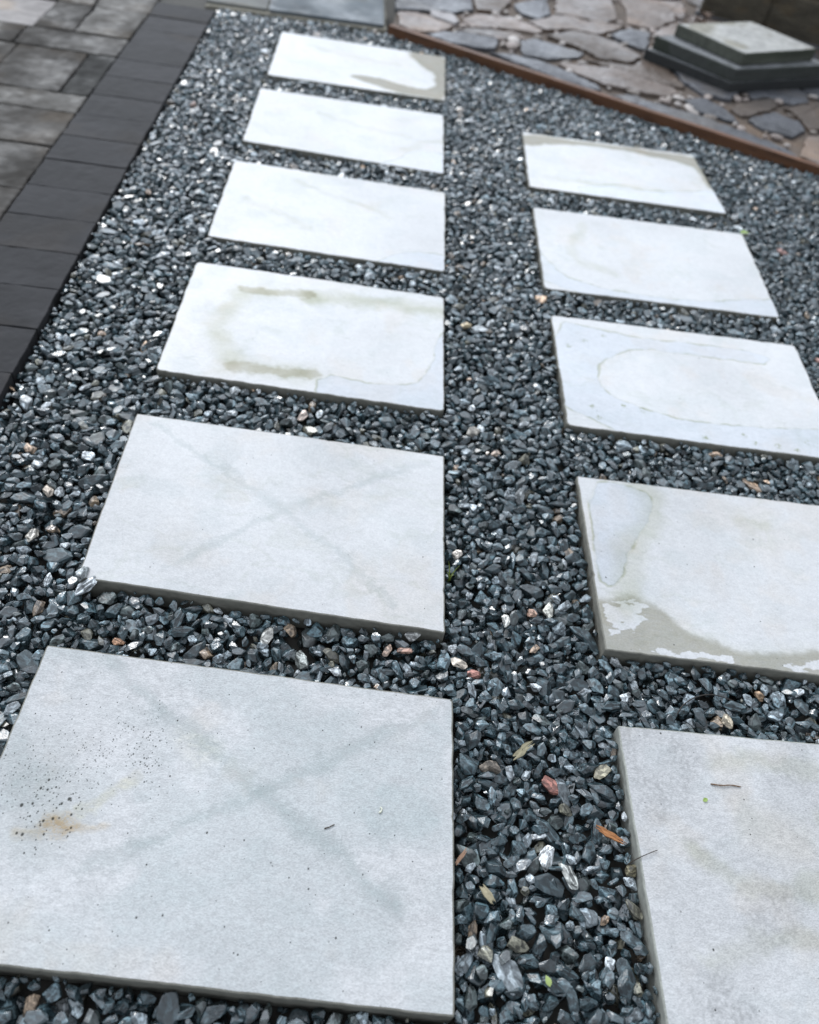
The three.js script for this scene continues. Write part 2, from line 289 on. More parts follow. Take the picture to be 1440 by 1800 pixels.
    for (const cr of m.crumbs ?? []) { const d = Math.hypot(X - cr[0] + wx * 0.4, (Y - cr[1]) + wy * 0.4); const q = (1 - sstep(3, 11, d)) * sstep(0.56, 0.62, fbm(X / 2.6, Y / 2.6, 2, 7)); if (q > 0) { mul(q, 0.45, 0.48, 0.28); ro = mix(ro, 0.7, q); } }
    for (const s of scr) { if (X < s[3] || X > s[4] || Y < s[5] || Y > s[6]) continue; const d = dLine([s[0], s[1]], X, Y); if (d < 2) mul((1 - sstep(0.2, 0.7, d)) * 0.35 * s[2], 0.75, 0.75, 0.75); }
    const bl = bins.get(Math.floor(X / cell) * 1000 + Math.floor(Y / cell));
    if (bl) for (const p of bl) { const d = Math.hypot(X - p[0], (Y - p[1]) * 0.8); const q = 1 - sstep(p[2] * 0.55, p[2] * 1.15 + 0.2, d); if (q > 0) { mul(q, 0.12, 0.12, 0.11); bu = mix(bu, 0, q); ro = mix(ro, 0.9, q); } }
    const k = j * W + i; col[k * 3] = r; col[k * 3 + 1] = g; col[k * 3 + 2] = b; rou[k] = ro; bum[k] = bu;
  }
  return {
    map: tex8(W, H, (i, j) => { const k = (j * W + i) * 3; return [col[k], col[k + 1], col[k + 2]]; }, true),
    roughnessMap: tex8(W, H, (i, j) => { const v = rou[j * W + i]; return [v, v, v]; }),
    bumpMap: tex8(W, H, (i, j) => { const v = bum[j * W + i]; return [v, v, v]; }),
  };
}
const slabPolys = [];
for (const key of Object.keys(SLABS)) {
  const s = SLABS[key], near = key[1] === '1', n = +key[1];
  const q = s.q.map(([a, b]) => [a / 1000, b / 1000]);
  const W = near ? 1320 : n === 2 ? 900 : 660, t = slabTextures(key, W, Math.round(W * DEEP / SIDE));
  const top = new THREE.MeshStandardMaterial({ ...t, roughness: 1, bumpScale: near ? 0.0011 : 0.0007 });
  const g = prism(outline(q, n <= 2 ? 0.004 : 0.012, 0.008, n <= 2 ? 0.0006 : 0.0012, n * 3 + key.charCodeAt(0), 0.0016), 0.05, 0.0026);
  // the caps take the slab's own texture, the bevel and sides the cast face
  const uv = g.attributes.uv, p = g.attributes.position, nn = g.attributes.normal;
  for (let i = 0; i < p.count; i++) if (nn.getY(i) > 0.9) uv.setXY(i, (p.getX(i) + 0.020) / SIDE, 1 - (p.getZ(i) + 0.015) / DEEP);
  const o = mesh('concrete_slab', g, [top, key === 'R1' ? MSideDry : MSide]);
  o.position.set(s.at[0], 0, s.at[1]); o.rotation.y = -s.ang;
  tag(o, LABELS[key], 'paving slab', 'concrete stepping slabs in the gravel');
  const c = Math.cos(s.ang), sn = Math.sin(s.ang);
  slabPolys.push(q.map(([x, z]) => [s.at[0] + x * c - z * sn, s.at[1] + x * sn + z * c]));
}

// ---------------------------------------------------------------- paved patio on the left
{
  const patio = new THREE.Group(); patio.name = 'paved_patio'; scene.add(patio);
  tag(patio, 'grey block paving with a charcoal border course beside the gravel', null, null, 'structure');
  const bed = slabOn('jointing_sand', [[-3.2, 0.5], [leftX(0.5) - 0.004, 0.5], [leftX(-3.6) - 0.004, -3.6], [-3.2, -3.6]], -0.012, 0.07, 0, 0, 10, 0, stdMat({ color: lin(0.09, 0.085, 0.075), map: grain, roughness: 0.95 }), patio, 3);
  const ang = Math.atan(0.127), dz = [Math.sin(ang), Math.cos(ang)], dx = [Math.cos(ang), -Math.sin(ang)];
  const org = [leftX(-1.56), -1.56];     // on the inner edge at a joint
  const P = (u, v) => [org[0] + dx[0] * u + dz[0] * v, org[1] + dx[1] * u + dz[1] * v];
  const quad = (u0, u1, v0, v1) => { const sk = 0.035 / 0.2; return [P(u0, v0 + sk * -u0 * 0), P(u1, v0), P(u1, v1), P(u0, v1)]; };
  const dark = [0.026, 0.030, 0.034, 0.028].map((v) => new THREE.MeshPhysicalMaterial({ color: lin(v * 1.05, v * 1.0, v * 1.02), map: cleft, bumpMap: cleftBump, bumpScale: 0.004, roughness: 0.8, specularIntensity: 0.55 }));
  const wB = 0.215, J = 0.0018;
  for (let k = -12; k <= 14; k++) {
    const v0 = k * 0.146; 
    slabOn('border_paver', quad(-wB + J, -0.0, v0 + J / 2, v0 + 0.146 - J / 2), 0.001 + rr(-0.0012, 0.0012), 0.05, 0.0016, 0.003, 0.012, 0.0014, dark[Math.floor(R() * 4)], patio, 100 + k);
  }
  const greys = [[0.060, 0.053, 0.044], [0.078, 0.069, 0.056], [0.042, 0.040, 0.035], [0.092, 0.082, 0.069], [0.42, 0.38, 0.34]].map((c) => new THREE.MeshPhysicalMaterial({ color: lin(...c), map: cleft, bumpMap: cleftBump, bumpScale: 0.005, roughnessMap: cleftRough, roughness: 1.2, specularIntensity: 0.35 }));
  // courses of the field, measured along the border: [start, end, widths from the border outwards]
  const v = (z) => (z + 1.56) / dz[1];
  const rows = [[-3.62, -3.42], [-3.42, -3.165], [-3.165, -2.90], [-2.90, -2.736], [-2.736, -2.411], [-2.411, -2.282], [-2.282, -2.067], [-2.067, -1.824], [-1.824, -1.596], [-1.596, -1.38], [-1.38, -1.22], [-1.22, -0.95], [-0.95, -0.73], [-0.73, -0.5], [-0.5, -0.34], [-0.34, -0.05], [-0.05, 0.2], [0.2, 0.45]];
  const fixed = { 1: [0.2, 0.13, 0.2], 2: [0.19, 0.135, 0.2], 3: [0.34, 0.22], 4: [0.09, 0.225, 0.16], 5: [0.38, 0.2], 6: [0.215, 0.2] };
  const tones = { '2.2': 4, '1.0': 1, '2.0': 1, '3.0': 0, '4.0': 2, '4.1': 0, '5.0': 1, '6.0': 3, '7.0': 0 };
  let n = 0;
  rows.forEach(([z0, z1], r) => {
    let u = -wB - J; let k = 0;
    while (u > -1.9) {
      const w = fixed[r]?.[k] ?? rr(0.15, 0.34), t = tones[r + '.' + k] ?? Math.floor(R() * 4);
      slabOn('paver', quad(u - w + J, u - J, v(z0) + J, v(z1) - J), -0.001 + rr(-0.0018, 0.0018), 0.05, 0.005, 0.008, 0.014, 0.003, greys[t], patio, 300 + n++);
      u -= w; k++;
    }
  });
}

// ---------------------------------------------------------------- step of grey stone at the far end
{
  const st = new THREE.Group(); st.name = 'stone_step'; scene.add(st);
  tag(st, 'smooth blue grey stone step on a mortar bed at the end of the gravel', 'step');
  const ux = stepB[0] - stepA[0], uz = stepB[1] - stepA[1], l = Math.hypot(ux, uz), e = [ux / l, uz / l], nrm = [e[1], -e[0]];
  const Q = (a, b) => [stepA[0] + e[0] * a + nrm[0] * b, stepA[1] + e[1] * a + nrm[1] * b];
  slabOn('mortar_bed', [Q(-0.05, 0.0), Q(l - 0.004, 0.0), Q(l - 0.004, 0.6), Q(-0.05, 0.6)], -0.002, 0.07, 0.004, 0.006, 0.02, 0.004, stdMat({ color: lin(0.26, 0.24, 0.19), map: grain, bumpMap: grain, bumpScale: 0.004, roughness: 0.9 }), st, 7);
  const t1 = stdMat({ color: lin(0.145, 0.165, 0.170), map: cleft, bumpMap: cleftBump, bumpScale: 0.002, roughnessMap: cleftRough, roughness: 1.1 });
  slabOn('tread', [Q(0.19, 0.016), Q(l - 0.012, 0.016), Q(l - 0.012, 0.58), Q(0.19, 0.58)], 0.010, 0.03, 0.003, 0.006, 0.02, 0.0012, t1, st, 17);
  slabOn('tread', [Q(-0.05, 0.030), Q(0.182, 0.022), Q(0.182, 0.58), Q(-0.05, 0.58)], 0.008, 0.03, 0.003, 0.006, 0.02, 0.0015, stdMat({ color: lin(0.19, 0.19, 0.165), map: cleft, bumpMap: cleftBump, bumpScale: 0.002, roughness: 0.8 }), st, 19);
}

// ---------------------------------------------------------------- timber edging, flagstone terrace
const bx0 = -0.445, bx1 = 2.75;
const ed = (() => { const l = Math.hypot(1, 0.358); return [1 / l, 0.358 / l]; })();   // along the board
const en = [ed[1], -ed[0]];                                                              // away from the gravel
const E = (a, b) => [bx0 + ed[0] * a + en[0] * b, boardZ(bx0) + ed[1] * a + en[1] * b];
{
  const wood = tex8(1024, 128, (i, j) => {
    const x = i / 1024, y = j / 128;
    const f = fbm(x * 8, y * 16 + fbm(x * 4, y * 3, 3, 8, 4) * 2, 5, 31, 8), s = sstep(0.5, 0.62, fbm(x * 20, y * 4, 3, 5, 20)), k = fbm(x * 6, y * 2, 4, 61, 6);
    const v = 0.55 + 0.7 * f - 0.18 * s; return [v * mix(0.9, 1.1, k), v * mix(0.85, 1.0, k), v * mix(0.7, 0.95, k)];
  }, true, true);
  const mw = stdMat({ color: lin(0.140, 0.063, 0.029), map: wood, bumpMap: wood, bumpScale: 0.0015, roughness: 0.62 });
  const edge = new THREE.Group(); edge.name = 'timber_edging'; scene.add(edge);
  tag(edge, 'reddish brown timber board edging between the gravel and the flagstones', 'edging');
  const cuts = [0, 1.83, 3.3];
  for (let k = 0; k < 2; k++) {
    const g = prism(outline([E(cuts[k] + 0.001, 0), E(cuts[k + 1] - 0.001, 0), E(cuts[k + 1] - 0.001, 0.026), E(cuts[k] + 0.001, 0.026)], 0.002, 0.03, 0.0010, 40 + k), 0.10, 0.003);
    const p = g.attributes.position, nn = g.attributes.normal, uv = g.attributes.uv;
    for (let i = 0; i < p.count; i++) { const a = p.getX(i) * ed[0] + p.getZ(i) * ed[1], b = p.getX(i) * en[0] + p.getZ(i) * en[1]; uv.setXY(i, a * 0.7 + k * 0.37, (Math.abs(nn.getY(i)) > 0.7 ? b : p.getY(i)) * 6); }
    const m = mesh('board', g, mw, edge); m.position.y = 0.024;
  }
}
const TERR = 0.020;
{
  const terr = new THREE.Group(); terr.name = 'flagstone_terrace'; scene.add(terr);
  tag(terr, 'terrace of irregular slate flagstones with pale joint stones behind the timber edging', null, null, 'structure');
  slabOn('mortar_joint', [E(0.002, 0.028), E(3.3, 0.028), E(3.3, 2.6), E(0.002 - 0.35, 2.6), E(-0.30, 0.75)], TERR - 0.011, 0.1, 0, 0, 10, 0, stdMat({ color: lin(0.15, 0.112, 0.082), map: cleft, bumpMap: grain, bumpScale: 0.012, roughness: 0.9 }), terr, 5);
  const cols = [[0.118, 0.118, 0.122], [0.215, 0.160, 0.122], [0.125, 0.090, 0.064], [0.42, 0.38, 0.35]];
  const mats = cols.map((c) => [0.86, 1.0, 1.14].map((k) => stdMat({ color: lin(c[0] * k, c[1] * k, c[2] * k), map: cleft, bumpMap: cleftBump, bumpScale: 0.012, roughnessMap: cleftRough, roughness: 0.85 })));
  const FL = [[0, [[-0.478, -3.856], [-0.339, -3.984], [-0.178, -4.022], [-0.144, -3.844], [-0.214, -3.76], [-0.318, -3.725], [-0.448, -3.665]]], [1, [[-0.434, -3.637], [-0.371, -3.668], [-0.317, -3.656], [-0.258, -3.618], [-0.203, -3.585], [-0.214, -3.542], [-0.263, -3.47], [-0.327, -3.439], [-0.409, -3.475]]], [3, [[-0.313, -3.72], [-0.222, -3.738], [-0.182, -3.657], [-0.198, -3.61], [-0.26, -3.639], [-0.307, -3.67]]], [0, [[-0.299, -3.41], [-0.21, -3.502], [-0.139, -3.53], [-0.02, -3.538], [-0.01, -3.468], [-0.02, -3.409], [-0.081, -3.387], [-0.196, -3.38]]], [1, [[-0.174, -3.7], [-0.133, -3.803], [-0.069, -3.828], [0.027, -3.857], [0.111, -3.8], [0.161, -3.769], [0.145, -3.715], [0.055, -3.698], [-0.039, -3.685], [-0.128, -3.62]]], [2, [[-0.192, -3.556], [-0.083, -3.635], [0.045, -3.67], [0.074, -3.644], [0.06, -3.596], [-0.007, -3.56], [-0.123, -3.554]]], [0, [[0.078, -3.575], [0.129, -3.633], [0.236, -3.604], [0.331, -3.57], [0.317, -3.509], [0.187, -3.419], [0.092, -3.421]]], [0, [[-0.035, -3.374], [0.049, -3.39], [0.142, -3.397], [0.205, -3.371], [0.284, -3.319], [0.382, -3.246], [0.401, -3.192], [0.359, -3.182], [0.241, -3.23], [0.119, -3.295]]], [2, [[0.179, -3.692], [0.294, -3.825], [0.396, -3.814], [0.492, -3.76], [0.573, -3.653], [0.515, -3.56], [0.398, -3.531], [0.341, -3.599]]], [0, [[0.02, -4.032], [0.161, -4.211], [0.187, -3.988], [0.132, -3.883], [0.061, -3.926]]], [1, [[0.207, -4.253], [0.471, -4.435], [0.489, -4.088], [0.42, -4.005], [0.281, -4.024], [0.209, -4.02]]], [1, [[0.514, -4.482], [0.83, -4.596], [0.823, -4.373], [0.653, -4.068], [0.535, -4.076], [0.534, -4.286]]], [0, [[0.447, -3.866], [0.542, -4.0], [0.628, -3.99], [0.612, -3.815], [0.588, -3.744], [0.518, -3.79]]], [1, [[0.233, -3.391], [0.317, -3.418], [0.476, -3.461], [0.575, -3.408], [0.674, -3.369], [0.698, -3.311], [0.636, -3.244], [0.545, -3.261], [0.408, -3.258], [0.328, -3.298]]], [0, [[0.427, -3.172], [0.493, -3.223], [0.619, -3.181], [0.764, -3.14], [0.923, -3.071], [1.055, -2.995], [1.082, -2.933], [1.017, -2.898], [0.898, -2.923], [0.744, -2.986], [0.587, -3.058]]], [0, [[0.723, -3.274], [0.804, -3.339], [0.842, -3.287], [0.900, -3.208], [0.910, -3.145], [0.85, -3.155], [0.764, -3.177]]], [0, [[0.945, -3.192], [1.065, -3.315], [1.155, -3.269], [1.157, -3.187], [1.096, -3.102], [0.995, -3.126]]], [2, [[0.939, -3.36], [1.086, -3.47], [1.106, -3.398], [1.032, -3.316], [0.929, -3.216], [0.894, -3.269]]], [2, [[1.122, -3.393], [1.31, -3.536], [1.249, -3.253], [1.186, -3.207], [1.173, -3.286]]], [1, [[1.156, -3.131], [1.285, -3.217], [1.229, -2.879], [1.152, -2.895], [1.104, -2.951]]], [2, [[-0.171, -4.08], [-0.008, -4.17], [0.007, -4.041], [-0.029, -3.885], [-0.13, -3.845]]]];
  let n = 0; const placed = [];
  const flag = (tone, poly) => { slabOn('flagstone', poly, TERR + 0.002 + rr(-0.003, 0.003), 0.03, 0.004, 0.006, 0.011, 0.0065, mats[tone][Math.floor(R() * 3)], terr, 500 + n++); placed.push(poly); };
  const off = (p) => p.map(([x, z]) => { const b = (x - bx0) * en[0] + (z - boardZ(bx0)) * en[1], k = Math.max(0, 0.034 - b); return [x + en[0] * k, z + en[1] * k]; });
  for (const [t, p] of FL) flag(t, off(p));
  // further stones, each a shrunken cell of a jittered grid along the board, wherever none lies yet
  const keep = (x, z) => placed.some((p) => sd(p, x, z) < 0.035);
  const seeds = [];
  for (let a = -0.2; a < 3.3; a += 0.26) for (let b = 0.12; b < 2.5; b += 0.20) { const s = E(a + rr(-0.1, 0.1), b + rr(-0.07, 0.07)); if (!keep(s[0], s[1])) seeds.push(s); }
  for (const s of seeds) {
    const pts = [];
    for (let k = 0; k < 14; k++) {
      const th = k / 14 * Math.PI * 2, d = [Math.cos(th), Math.sin(th)]; let lim = 0.24;
      for (const o of seeds) if (o !== s) { const dx = o[0] - s[0], dz = o[1] - s[1], c = (dx * d[0] + dz * d[1]); if (c > 0) lim = Math.min(lim, (dx * dx + dz * dz) / 2 / c - 0.008); }
      let t = lim; for (let q = 0.01; q < lim; q += 0.01) { const X = s[0] + d[0] * q, Z = s[1] + d[1] * q; const b = (X - bx0) * en[0] + (Z - boardZ(bx0)) * en[1], a = (X - bx0) * ed[0] + (Z - boardZ(bx0)) * ed[1]; if (b < 0.04 || a < 0.01 - b * 0.4 || placed.some((p) => sd(p, X, Z) < 0.014)) { t = q - 0.01; break; } }
      pts.push([s[0] + d[0] * t, s[1] + d[1] * t]);
    }
    let A = 0; for (let k = 0; k < 14; k++) { const p = pts[k], q = pts[(k + 1) % 14]; A += p[0] * q[1] - q[0] * p[1]; }
    if (Math.abs(A) / 2 < 0.0035) continue;
    const clean = pts.filter((p, k) => { const q = pts[(k + 13) % 14]; return Math.hypot(p[0] - q[0], p[1] - q[1]) > 0.012; });
    if (clean.length > 4) flag(Math.floor(R() * 3), clean);
  }
  // small pale stones pressed into the joints
  const jm = [[0.46, 0.41, 0.38], [0.34, 0.28, 0.25], [0.26, 0.22, 0.19]].map((c) => stdMat({ color: lin(...c), map: grain, roughness: 0.6 }));
  const spots = [[0.05, -3.56], [0.044, -3.49]];
  let tries = 0; while (spots.length < 80 && tries++ < 9000) { const s = E(rr(0.02, 2.2), rr(0.05, 1.3)); if (!placed.some((p) => sd(p, s[0], s[1]) < 0.009) && spots.every((o) => Math.hypot(o[0] - s[0], o[1] - s[1]) > 0.03)) spots.push(s); }
  const jg = []; for (let k = 0; k < 6; k++) jg.push(null);
  terr.userData.jointSpots = spots.length;
  for (let k = 0; k < spots.length; k++) {
    let g = new THREE.IcosahedronGeometry(1, 2); const p = g.attributes.position, sd0 = k % 6;
    if (jg[sd0]) g = jg[sd0]; else { for (let i = 0; i < p.count; i++) { const x = p.getX(i), y = p.getY(i), z = p.getZ(i), f = 0.75 + 0.5 * n3(x * 1.6 + 9, y * 1.6 + 9, z * 1.6 + 9, sd0); p.setXYZ(i, x * f, y * f, z * f); } g = mergeVertices(g); g.computeVertexNormals(); jg[sd0] = g; }
    const m = mesh('joint_stone', g, jm[k % 3], terr), s = k < 2 ? 0.028 : rr(0.008, 0.02); m.scale.set(s * rr(1, 1.6), s * 0.5, s * rr(0.7, 1)); m.position.set(spots[k][0], TERR - 0.002, spots[k][1]); m.rotation.y = rr(0, 6.28);
  }
  delete terr.userData.jointSpots;
}

// ---------------------------------------------------------------- stepped plinth on the terrace
{
  const pl = new THREE.Group(); pl.name = 'stone_plinth'; scene.add(pl);
  tag(pl, 'three tier stepped stone plinth with a pale mossy cap on the flagstones', 'plinth');
  const L = 0.598, cap = [[0.677, -3.697], [1.014, -3.935], [1.255, -3.723], [0.921, -3.479]];
  const box = (a, f, r) => { const b = [a[0] + r[0] - f[0], a[1] + r[1] - f[1]]; return [a, b, r, f]; };
  const mossAndShade = (base, green, amt, seed) => tex8(512, 512, (i, j) => {
    const x = i / 512, y = j / 512, a = fbm(x * 7, y * 7, 5, seed, 7), c = fbm(x * 60, y * 60, 3, seed + 3, 60), k = sstep(0.5, 0.66, a) * amt, v = 0.75 + 0.5 * (c - 0.5) + 0.4 * (a - 0.5);
    return [0, 1, 2].map((q) => v * mix(base[q], green[q], k));
  }, true, true);
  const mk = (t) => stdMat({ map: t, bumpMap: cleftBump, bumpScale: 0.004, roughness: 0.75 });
  const pale = mossAndShade([0.50, 0.49, 0.46], [0.24, 0.22, 0.16], 0.75, 5), olive = mk(mossAndShade([0.105, 0.112, 0.088], [0.05, 0.06, 0.038], 0.9, 15)), shadedMid = mk(mossAndShade([0.060, 0.066, 0.060], [0.033, 0.04, 0.028], 0.9, 25)), shadedBase = mk(mossAndShade([0.034, 0.036, 0.036], [0.02, 0.022, 0.018], 0.9, 35)), litLedge = mk(mossAndShade([0.24, 0.245, 0.25], [0.12, 0.125, 0.12], 0.7, 45));  // paler tops, darker sides: overhead light painted in along with the moss
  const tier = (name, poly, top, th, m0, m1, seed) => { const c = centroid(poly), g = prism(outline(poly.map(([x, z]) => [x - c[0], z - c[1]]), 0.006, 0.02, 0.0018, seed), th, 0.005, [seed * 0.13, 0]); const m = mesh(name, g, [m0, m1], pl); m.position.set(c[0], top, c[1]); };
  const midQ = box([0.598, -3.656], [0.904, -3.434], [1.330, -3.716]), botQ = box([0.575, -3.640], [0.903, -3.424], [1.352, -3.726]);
  tier('base_tier', botQ, 0.058, 0.040, litLedge, shadedBase, 3);
  tier('middle_tier', midQ, 0.105, 0.047, litLedge, shadedMid, 4);
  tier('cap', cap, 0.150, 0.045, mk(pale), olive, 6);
}

// ---------------------------------------------------------------- dry stone wall behind the plinth
{
  const wall = new THREE.Group(); wall.name = 'stone_wall'; scene.add(wall);
  tag(wall, 'low wall of dark brown mossy stone blocks behind the stepped plinth', 'wall');
  const a = [0.90, -4.47], b = [2.7, -3.92], l = Math.hypot(b[0] - a[0], b[1] - a[1]), e = [(b[0] - a[0]) / l, (b[1] - a[1]) / l], nr = [e[1], -e[0]], rot = -Math.atan2(e[1], e[0]);
  const ms = [[0.15, 0.118, 0.078], [0.115, 0.095, 0.062], [0.19, 0.15, 0.10], [0.12, 0.108, 0.068]].map((c) => stdMat({ color: lin(...c), map: cleft, bumpMap: cleftBump, bumpScale: 0.012, roughness: 0.85 }));
  let y = TERR - 0.01;
  for (let r = 0; r < 4; r++) {
    const hgt = [0.17, 0.15, 0.17, 0.14][r]; let u = r % 2 ? -0.06 : 0.0;
    while (u < l) {
      const w = rr(0.24, 0.42), g = new RoundedBoxGeometry(w + 0.004, hgt + 0.004, 0.26, 3, 0.016), p = g.attributes.position;
      for (let i = 0; i < p.count; i++) { const x = p.getX(i), yy = p.getY(i), z = p.getZ(i), s = n3(x * 14 + u * 9, yy * 14 + r * 7, z * 14 + 5) - 0.5; p.setXYZ(i, x + s * 0.012, yy + s * 0.006, z + s * 0.02); }
      g.computeVertexNormals();
      const m = mesh('block', g, ms[Math.floor(R() * 4)], wall); const off = 0.12 + rr(-0.015, 0.015) + r * 0.02;
      m.position.set(a[0] + e[0] * (u + w / 2) + nr[0] * off, y + hgt / 2, a[1] + e[1] * (u + w / 2) + nr[1] * off); m.rotation.y = rot; u += w;
    }
    y += hgt;
  }
}

// ---------------------------------------------------------------- gravel
const VAR = 28;
function stoneGeo(seed, detail, k) {
  const q = rng(seed * 7919 + 13), planes = [], POW = 70;
  const nP = 8 + Math.floor(q() * 6);
  for (let i = 0; i < nP; i++) {
    let best = null;                                   // spread the cleavage faces unevenly round the stone
    for (let t = 0; t < 3; t++) { const z = q() * 2 - 1, f = q() * 6.2832, s = Math.sqrt(1 - z * z), n = [s * Math.cos(f), z, s * Math.sin(f)]; let m = 2; for (const a of planes) m = Math.min(m, 1 - (a[0] * n[0] + a[1] * n[1] + a[2] * n[2])); if (!best || m > best[1]) best = [n, m]; }
    planes.push([...best[0], 0.56 + 0.36 * q(), 0.62 + 0.75 * q()]);
  }
  const sl = q() < 0.14, sx = (sl ? 1.45 : 1.05) + 0.40 * q(), sy = (sl ? 0.34 : 0.55) + 0.30 * q(), sz = 0.76 + 0.27 * q();
  let g = new THREE.IcosahedronGeometry(1, detail); g.deleteAttribute('uv'); g.deleteAttribute('normal'); g = mergeVertices(g, 1e-4);
  const p = g.attributes.position, col = new Float32Array(p.count * 3), nor = new Float32Array(p.count * 3), kind = k % 11, lay = q() * 3.14;
  const rough = (x, y, z) => 0.10 * n3(x * 2.3 + 20, y * 2.3 + 20, z * 2.3 + 20, seed) + 0.055 * n3(x * 6 + 20, y * 6 + 20, z * 6 + 20, seed + 3) + 0.02 * n3(x * 15 + 20, y * 15 + 20, z * 15 + 20, seed + 5);
  for (let i = 0; i < p.count; i++) {
    const x = p.getX(i), y = p.getY(i), z = p.getZ(i); let s = Math.pow(1.15, -POW), m1 = 9, m2 = 9, nx = x * s, ny = y * s, nz = z * s, tone = 0, ws = 1e-12;
    for (const a of planes) { const d = x * a[0] + y * a[1] + z * a[2]; if (d > 0.05) { const r = a[3] / d, w = Math.pow(r, -POW); s += w; nx += a[0] * w; ny += a[1] * w; nz += a[2] * w; tone += a[4] * w; ws += w; if (r < m1) { m2 = m1; m1 = r; } else if (r < m2) m2 = r; } }
    const e = 0.04, r0 = rough(x, y, z), r = Math.pow(s, -1 / POW) * (0.91 + r0);
    const gx = (rough(x + e, y, z) - r0) / e, gy = (rough(x, y + e, z) - r0) / e, gz = (rough(x, y, z + e) - r0) / e;
    p.setXYZ(i, x * r * sx, y * r * sy, z * r * sz);
    let l = Math.hypot(nx, ny, nz); nx = nx / l - gx * 0.6; ny = ny / l - gy * 0.6; nz = nz / l - gz * 0.6; nx /= sx; ny /= sy; nz /= sz; l = Math.hypot(nx, ny, nz); nor[i * 3] = nx / l; nor[i * 3 + 1] = ny / l; nor[i * 3 + 2] = nz / l;
    const na = n3(x * 2.6 + 20, y * 2.6 + 20, z * 2.6 + 20, seed + 9), nf = n3(x * 8 + 20, y * 8 + 20, z * 8 + 20, seed + 3), lz = n3((x * Math.cos(lay) + y * Math.sin(lay)) * 10 + 30, z * 1.6 + 30, 5, seed);
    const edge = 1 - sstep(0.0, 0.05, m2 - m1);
    const vein = kind < 4 ? 1 - sstep(0.015, 0.045, Math.abs(n3(x * 1.7 + 50, y * 1.7 + 50, z * 1.7 + 50, seed + 7) - 0.5)) : 0;
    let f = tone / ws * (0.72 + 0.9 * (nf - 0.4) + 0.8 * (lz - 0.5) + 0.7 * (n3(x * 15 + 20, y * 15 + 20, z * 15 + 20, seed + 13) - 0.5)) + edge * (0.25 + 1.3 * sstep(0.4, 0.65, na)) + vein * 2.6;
    const dust = sstep(0.48, 0.62, n3(x * 1.9 + 70, y * 1.9 + 70, z * 1.9 + 70, seed + 11)) * (0.3 + 1.2 * nf);
    f += dust * (kind === 5 ? 4.0 : kind === 7 ? 2.8 : 1.5); f = Math.max(0.25, f);
    col[i * 3] = f; col[i * 3 + 1] = f; col[i * 3 + 2] = f;
  }
  g.setAttribute('color', new THREE.BufferAttribute(col, 3)); g.setAttribute('normal', new THREE.BufferAttribute(nor, 3)); return g;
}
const stones = [], probes = [];
for (let k = 0; k < VAR; k++) {
  stones.push(stoneGeo(k + 1, 11, k));
  const a = stones[k].attributes.position, pr = []; for (let i = 0; i < a.count; i += Math.ceil(a.count / 120)) pr.push(a.getX(i), a.getY(i), a.getZ(i)); probes.push(new Float32Array(pr));
}
const GX = -1.32, GZ = -3.62, CS = 0.003, NX = Math.ceil(3.5 / CS), NZ = Math.ceil(4.1 / CS);
const Hm = new Float32Array(NX * NZ).fill(-0.054), block = new Uint8Array(NX * NZ);
const slabBox = slabPolys.map((p) => [Math.min(...p.map((a) => a[0])), Math.max(...p.map((a) => a[0])), Math.min(...p.map((a) => a[1])), Math.max(...p.map((a) => a[1]))]);
for (let j = 0; j < NZ; j++) for (let i = 0; i < NX; i++) {
  const x = GX + (i + 0.5) * CS, z = GZ + (j + 0.5) * CS;
  let b = x < leftX(z) + 0.001 || z < boardZ(x) + 0.001 || (x < -0.40 && z < stepZ(x) + 0.001);
  if (!b) for (let k = 0; k < slabPolys.length; k++) { const q = slabBox[k]; if (x > q[0] && x < q[1] && z > q[2] && z < q[3] && inPoly(slabPolys[k], x, z)) { b = true; break; } }
  block[j * NX + i] = b ? 1 : 0;
}
const level = (x, z) => mix(-0.004, -0.014, sstep(-1.7, -0.6, z)) + (fbm(x * 7, z * 7, 3, 4) - 0.5) * 0.016 - (z > -0.2 && x < 0.2 ? 0.006 : 0);
const inst = [];                                     // every stone: variant, position, quaternion, scale, top
const qv = new THREE.Quaternion(), ev = new THREE.Euler(), rotP = new Float32Array(400 * 3);
function orient(tilt) { const g = () => (R() + R() + R() - 1.5) * 1.2; ev.set(g() * tilt, R() * 6.2832, g() * tilt, 'YXZ'); return qv.setFromEuler(ev); }
function settle(k, s, x, z, cand, jit, sink) {       // finds the lowest rest nearby; null when it cannot lie there
  const pr = probes[k], n = pr.length / 3, v = new THREE.Vector3();
  for (let i = 0; i < n; i++) { v.set(pr[i * 3], pr[i * 3 + 1], pr[i * 3 + 2]).multiplyScalar(s).applyQuaternion(qv); rotP[i * 3] = v.x; rotP[i * 3 + 1] = v.y; rotP[i * 3 + 2] = v.z; }
  let best = null;
  for (let c = 0; c < cand; c++) {
    const cx = x + (c ? rr(-jit, jit) : 0), cz = z + (c ? rr(-jit, jit) : 0); let y = -9, ok = true;
    for (let i = 0; i < n; i++) {
      const a = Math.floor((cx + rotP[i * 3] - GX) / CS), b = Math.floor((cz + rotP[i * 3 + 2] - GZ) / CS);
      if (a < 0 || b < 0 || a >= NX || b >= NZ || block[b * NX + a]) { ok = false; break; }
      if (rotP[i * 3 + 1] < s * 0.2) { const h = Hm[b * NX + a] - rotP[i * 3 + 1]; if (h > y) y = h; }
    }
    if (ok && (!best || y < best[1])) best = [cx, y, cz];
  }
  if (!best) return null;
  best[1] -= s * sink;
  let top = -9; for (let i = 0; i < n; i++) top = Math.max(top, best[1] + rotP[i * 3 + 1]);
  return { p: best, top };
}
